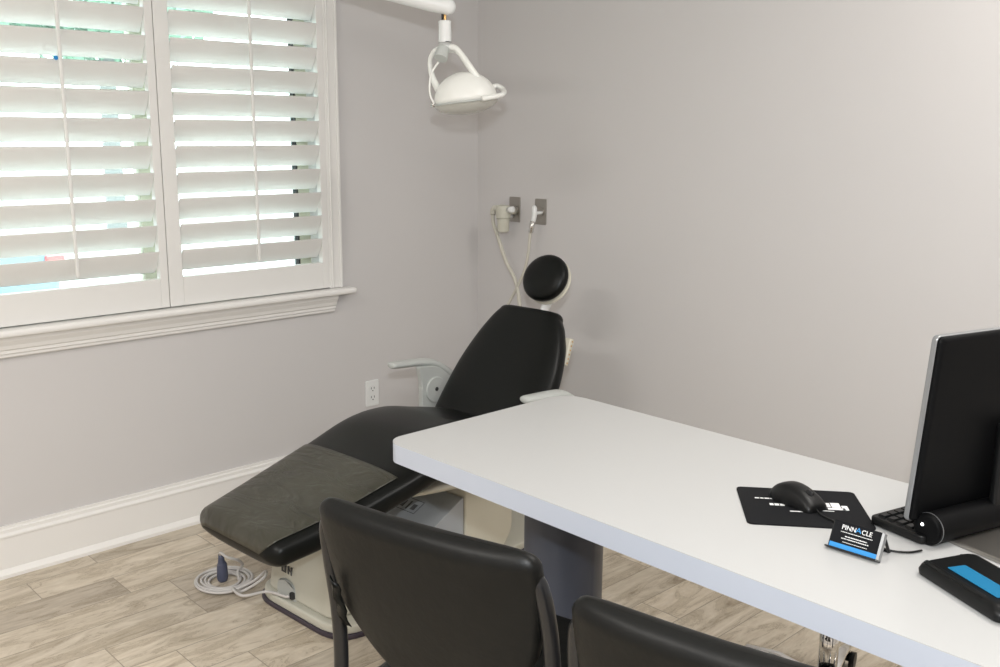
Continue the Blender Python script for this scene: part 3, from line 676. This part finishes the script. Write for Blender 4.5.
bm = nb(); tube(bm, [(-.030, -.022, -.095), (-.033, -.025, -.12), (-.036, -.03, -.19), (-.055, -.035, -.27), (-.095, -.04, -.35), (-.145, -.05, -.44), (-.16, -.09, -.55), (-.10, -.18, -.68)], .0065, seg=12, smooth=6); obj('hose', bm, 'hose', aq)

# ================================================================== DENTAL LIGHT
O = Vector((.818, -.895, 1.87))
dlh = thing('dental_light', 'white ceiling mounted dental lamp hanging above the dental chair', 'dental lamp', tuple(O))
rt = Vector(Rt[0]).normalized(); rt.z = 0; rt.normalize(); bk = Vector((.676, .708, 0)).cross(Vector((0, 0, 1))); bk = Vector((rt.y, -rt.x, 0))  # towards the camera
def LP(a, h, d=0): return rt * a + Vector((0, 0, h)) + bk * d      # right, up, towards camera
bm = nb()
path = [LP(.010 + .026 * math.cos(math.radians(a)), .0335 - .004 * math.cos(math.radians(a))) for a in (3, 15, 30, 45, 60, 75)] + [LP(.010, .0335)] + [LP(-x, .0335 + x * .24) for x in (.05, .15, .3, .45, .6, .75)]
tube(bm, path, [.027 * math.sin(math.radians(a)) for a in (3, 15, 30, 45, 60, 75)] + [.027] * 7, seg=24); obj('support_arm', bm, 'whitep', dlh)
bm = nb(); tube(bm, [LP(-.75, .20), LP(-.75, H - O.z)], .03, seg=24); lathe(bm, [(.07, H - O.z - .03), (.10, H - O.z)], tuple(LP(-.75, 0))); obj('ceiling_post', bm, 'whitep', dlh)
bm = nb(); tube(bm, [LP(0, .015), LP(0, -.02)], .005, seg=10); obj('neck_pin', bm, 'brass', dlh)
bm = nb(); tube(bm, [LP(-.008, .016), LP(-.008, -.012)], .004, seg=10); obj('neck_wire', bm, 'gap', dlh)
bm = nb(); tube(bm, [LP(0, -.010), LP(0, -.012), LP(0, -.078), LP(0.001, -.0785)], [.017, .0205, .0215, .0205], seg=28); cylo = obj('swivel_sleeve', bm, 'whitep', dlh)
bm = nb(); tube(bm, [LP(0, -.080), LP(0, -.108)], .0215, seg=28); obj('swivel_sleeve', bm, 'whitep', dlh)
bm = nb(); tube(bm, [LP(-.004, -.098, .01), LP(-.014, -.135, .03)], [.020, .024], seg=24); kn = obj('tilt_joint', bm, 'greyp', dlh, bevel=.003)
# yoke: right arm (front) and left arm
bm = nb(); tube(bm, [LP(.002, -.100), LP(.030, -.098, .01), (LP(.055, -.120, .02)), LP(.095, -.175, .03), LP(.130, -.220, .02), LP(.150, -.238, .01)], [.012, .011, .010, .0105, .012, .013], seg=14, smooth=6); obj('yoke_arm', bm, 'lampw', dlh)
bm = nb(); tube(bm, [LP(.012, -.104, -.03), LP(.045, -.115, -.02), LP(.080, -.165, -.01), LP(.110, -.205, -.0)], .006, seg=10, smooth=6); obj('yoke_cable', bm, 'lampw', dlh)
bm = nb(); tube(bm, [LP(-.010, -.100, -.01), LP(-.038, -.108, -.02), LP(-.053, -.140, -.03), LP(-.045, -.190, -.03), LP(-.022, -.235, -.02), LP(.0, -.250, -.01)], [.010, .008, .007, .010, .013, .012], seg=12, smooth=6); obj('yoke_arm', bm, 'lampw', dlh)
bm = nb(); tube(bm, [LP(-.02, -.145, .02), LP(-.045, -.185, .03), LP(-.05, -.245, .03), LP(-.035, -.282, .03)], .0035, seg=8, smooth=6); obj('thin_rail', bm, 'lampw', dlh)
# head: domed shell whose rim plane tilts
tilt = Matrix.Rotation(math.radians(7), 3, Vector(bk))      # rim rises to the right
hc = LP(.070, -.272)
def dome(bm, sx, sy, sz, lo=0, hi=90, n=10, seg=48, flat=0):
    R3 = Matrix((rt, bk, (0, 0, 1))).transposed()
    rings = []
    for k in range(n + 1):
        a = math.radians(lo + (hi - lo) * k / n); a = min(a, math.radians(88)) if hi > 0 else max(a, math.radians(-88))
        rings.append([bm.verts.new(hc + tilt @ (R3 @ Vector((sx * math.cos(a) * math.cos(2 * PI * q / seg), sy * math.cos(a) * math.sin(2 * PI * q / seg), sz * math.sin(a))))) for q in range(seg)])
    bridge(bm, rings)
bm = nb(); dome(bm, .108, .085, .098); hd = obj('lamp_housing', bm, 'lampw', dlh, auto=False)
bm = nb(); dome(bm, .109, .087, .044, 0, -90); obj('clear_shield', bm, 'clear', hd, auto=False)
bm = nb(); R3 = Matrix((rt, bk, (0, 0, 1))).transposed()
tube(bm, [hc + tilt @ (R3 @ Vector((.109 * math.cos(2 * PI * q / 36), .087 * math.sin(2 * PI * q / 36), -.002))) for q in range(37)], .003, seg=8, cap=False); obj('rim_seal', bm, 'greyp', hd)
bm = nb(); tube(bm, [hc + tilt @ (R3 @ Vector(p)) for p in ((.055, .078, .000), (.09, .07, .002), (.126, .03, .008), (.130, -.02, .024), (.112, -.045, .040), (.09, -.04, .038))], .0085, seg=12, smooth=6); obj('handle', bm, 'lampw', hd)
bm = nb(); tube(bm, [hc + tilt @ (R3 @ Vector(p)) for p in ((-.10, .02, .0), (-.118, .02, .002))], [.007, .009], seg=12); obj('side_knob', bm, 'chrome', hd)

# ================================================================== OUTSIDE (seen through the louvres)
bm = nb(); box(bm, -30, -.16, -22, 14, -.35, -.25); struct(obj('floor_outdoor', bm, 'asphalt', smooth=False))
def tree(x, y, h, r, label, sd):
    t = thing('tree', label, 'tree', (x, y, -.25), 0, 'trees outside the window'); rnd = random.Random(sd)
    bm = nb(); tube(bm, [(0, 0, 0), (.05, 0, h * .5), (0, .05, h * .7)], [.16, .11, .06], seg=10); obj('trunk', bm, 'bark', t)
    bm = nb()
    for k in range(1600):
        a = rnd.uniform(0, 2 * PI); b = math.acos(rnd.uniform(-1, 1)); q = r * rnd.uniform(.35, 1) ** .5
        c = Vector((q * math.sin(b) * math.cos(a), q * math.sin(b) * math.sin(a), h * .68 + q * .8 * math.cos(b)))
        m = Matrix.Translation(c) @ Matrix.Rotation(rnd.uniform(0, 6), 4, Vector((rnd.random(), rnd.random(), rnd.random() + .1)).normalized())
        s = rnd.uniform(.08, .17); bm.faces.new([bm.verts.new(m @ Vector(p)) for p in ((-s, -s * .5, 0), (s, -s * .6, .02), (s * .8, s * .6, 0), (-s * .9, s * .5, -.02))])
    obj('foliage', bm, 'leaf', t, smooth=False)
for k, (x, y, h, r, lb) in enumerate(((-9, -1.95, 5.2, 1.6, 'leafy tree outside behind the left shutter panel'), (-12, 3.2, 6, 1.9, 'leafy tree outside behind the middle of the window'), (-10.5, 8.2, 5.6, 1.7, 'leafy tree outside behind the right shutter panel'))):
    tree(x, y, h, r, lb, 30 + k)
def car(x, y, rz, m, label):
    t = thing('parked_car', label, 'car', (x, y, -.25), rz)
    bm = nb(); prism(bm, rpoly([(-2.1, .35), (-2.1, .8), (-1.3, .95), (-.8, 1.42), (.7, 1.42), (1.3, .95), (2.1, .78), (2.1, .35)], .12, 4), -.85, .85, Matrix(((1, 0, 0, 0), (0, 0, 1, 0), (0, 1, 0, 0), (0, 0, 0, 1)))); obj('body', bm, m, t, bevel=.06)
    bm = nb(); prism(bm, [(-1.12, .98), (-.74, 1.34), (.64, 1.34), (1.08, .98)], -.86, .86, Matrix(((1, 0, 0, 0), (0, 0, 1, 0), (0, 1, 0, 0), (0, 0, 0, 1)))); obj('side_window', bm, 'gloss', t, smooth=False)
    for wx in (-1.3, 1.3):
        for wy in (-.78, .78):
            bm = nb(); cyl(bm, (wx, wy - .1, .33), (wx, wy + .1, .33), .33, seg=24); obj('wheel', bm, 'tyre', t)
    return t
ct = car(-5.65, -2.33, math.radians(90), 'carblue', 'blue grey car parked outside the left shutter panel, glimpsed between louvres')
bm = nb(); box(bm, 1.98, 2.12, -.90, -.80, .62, .74); obj('tail_light', bm, 'red', ct, bevel=.01)
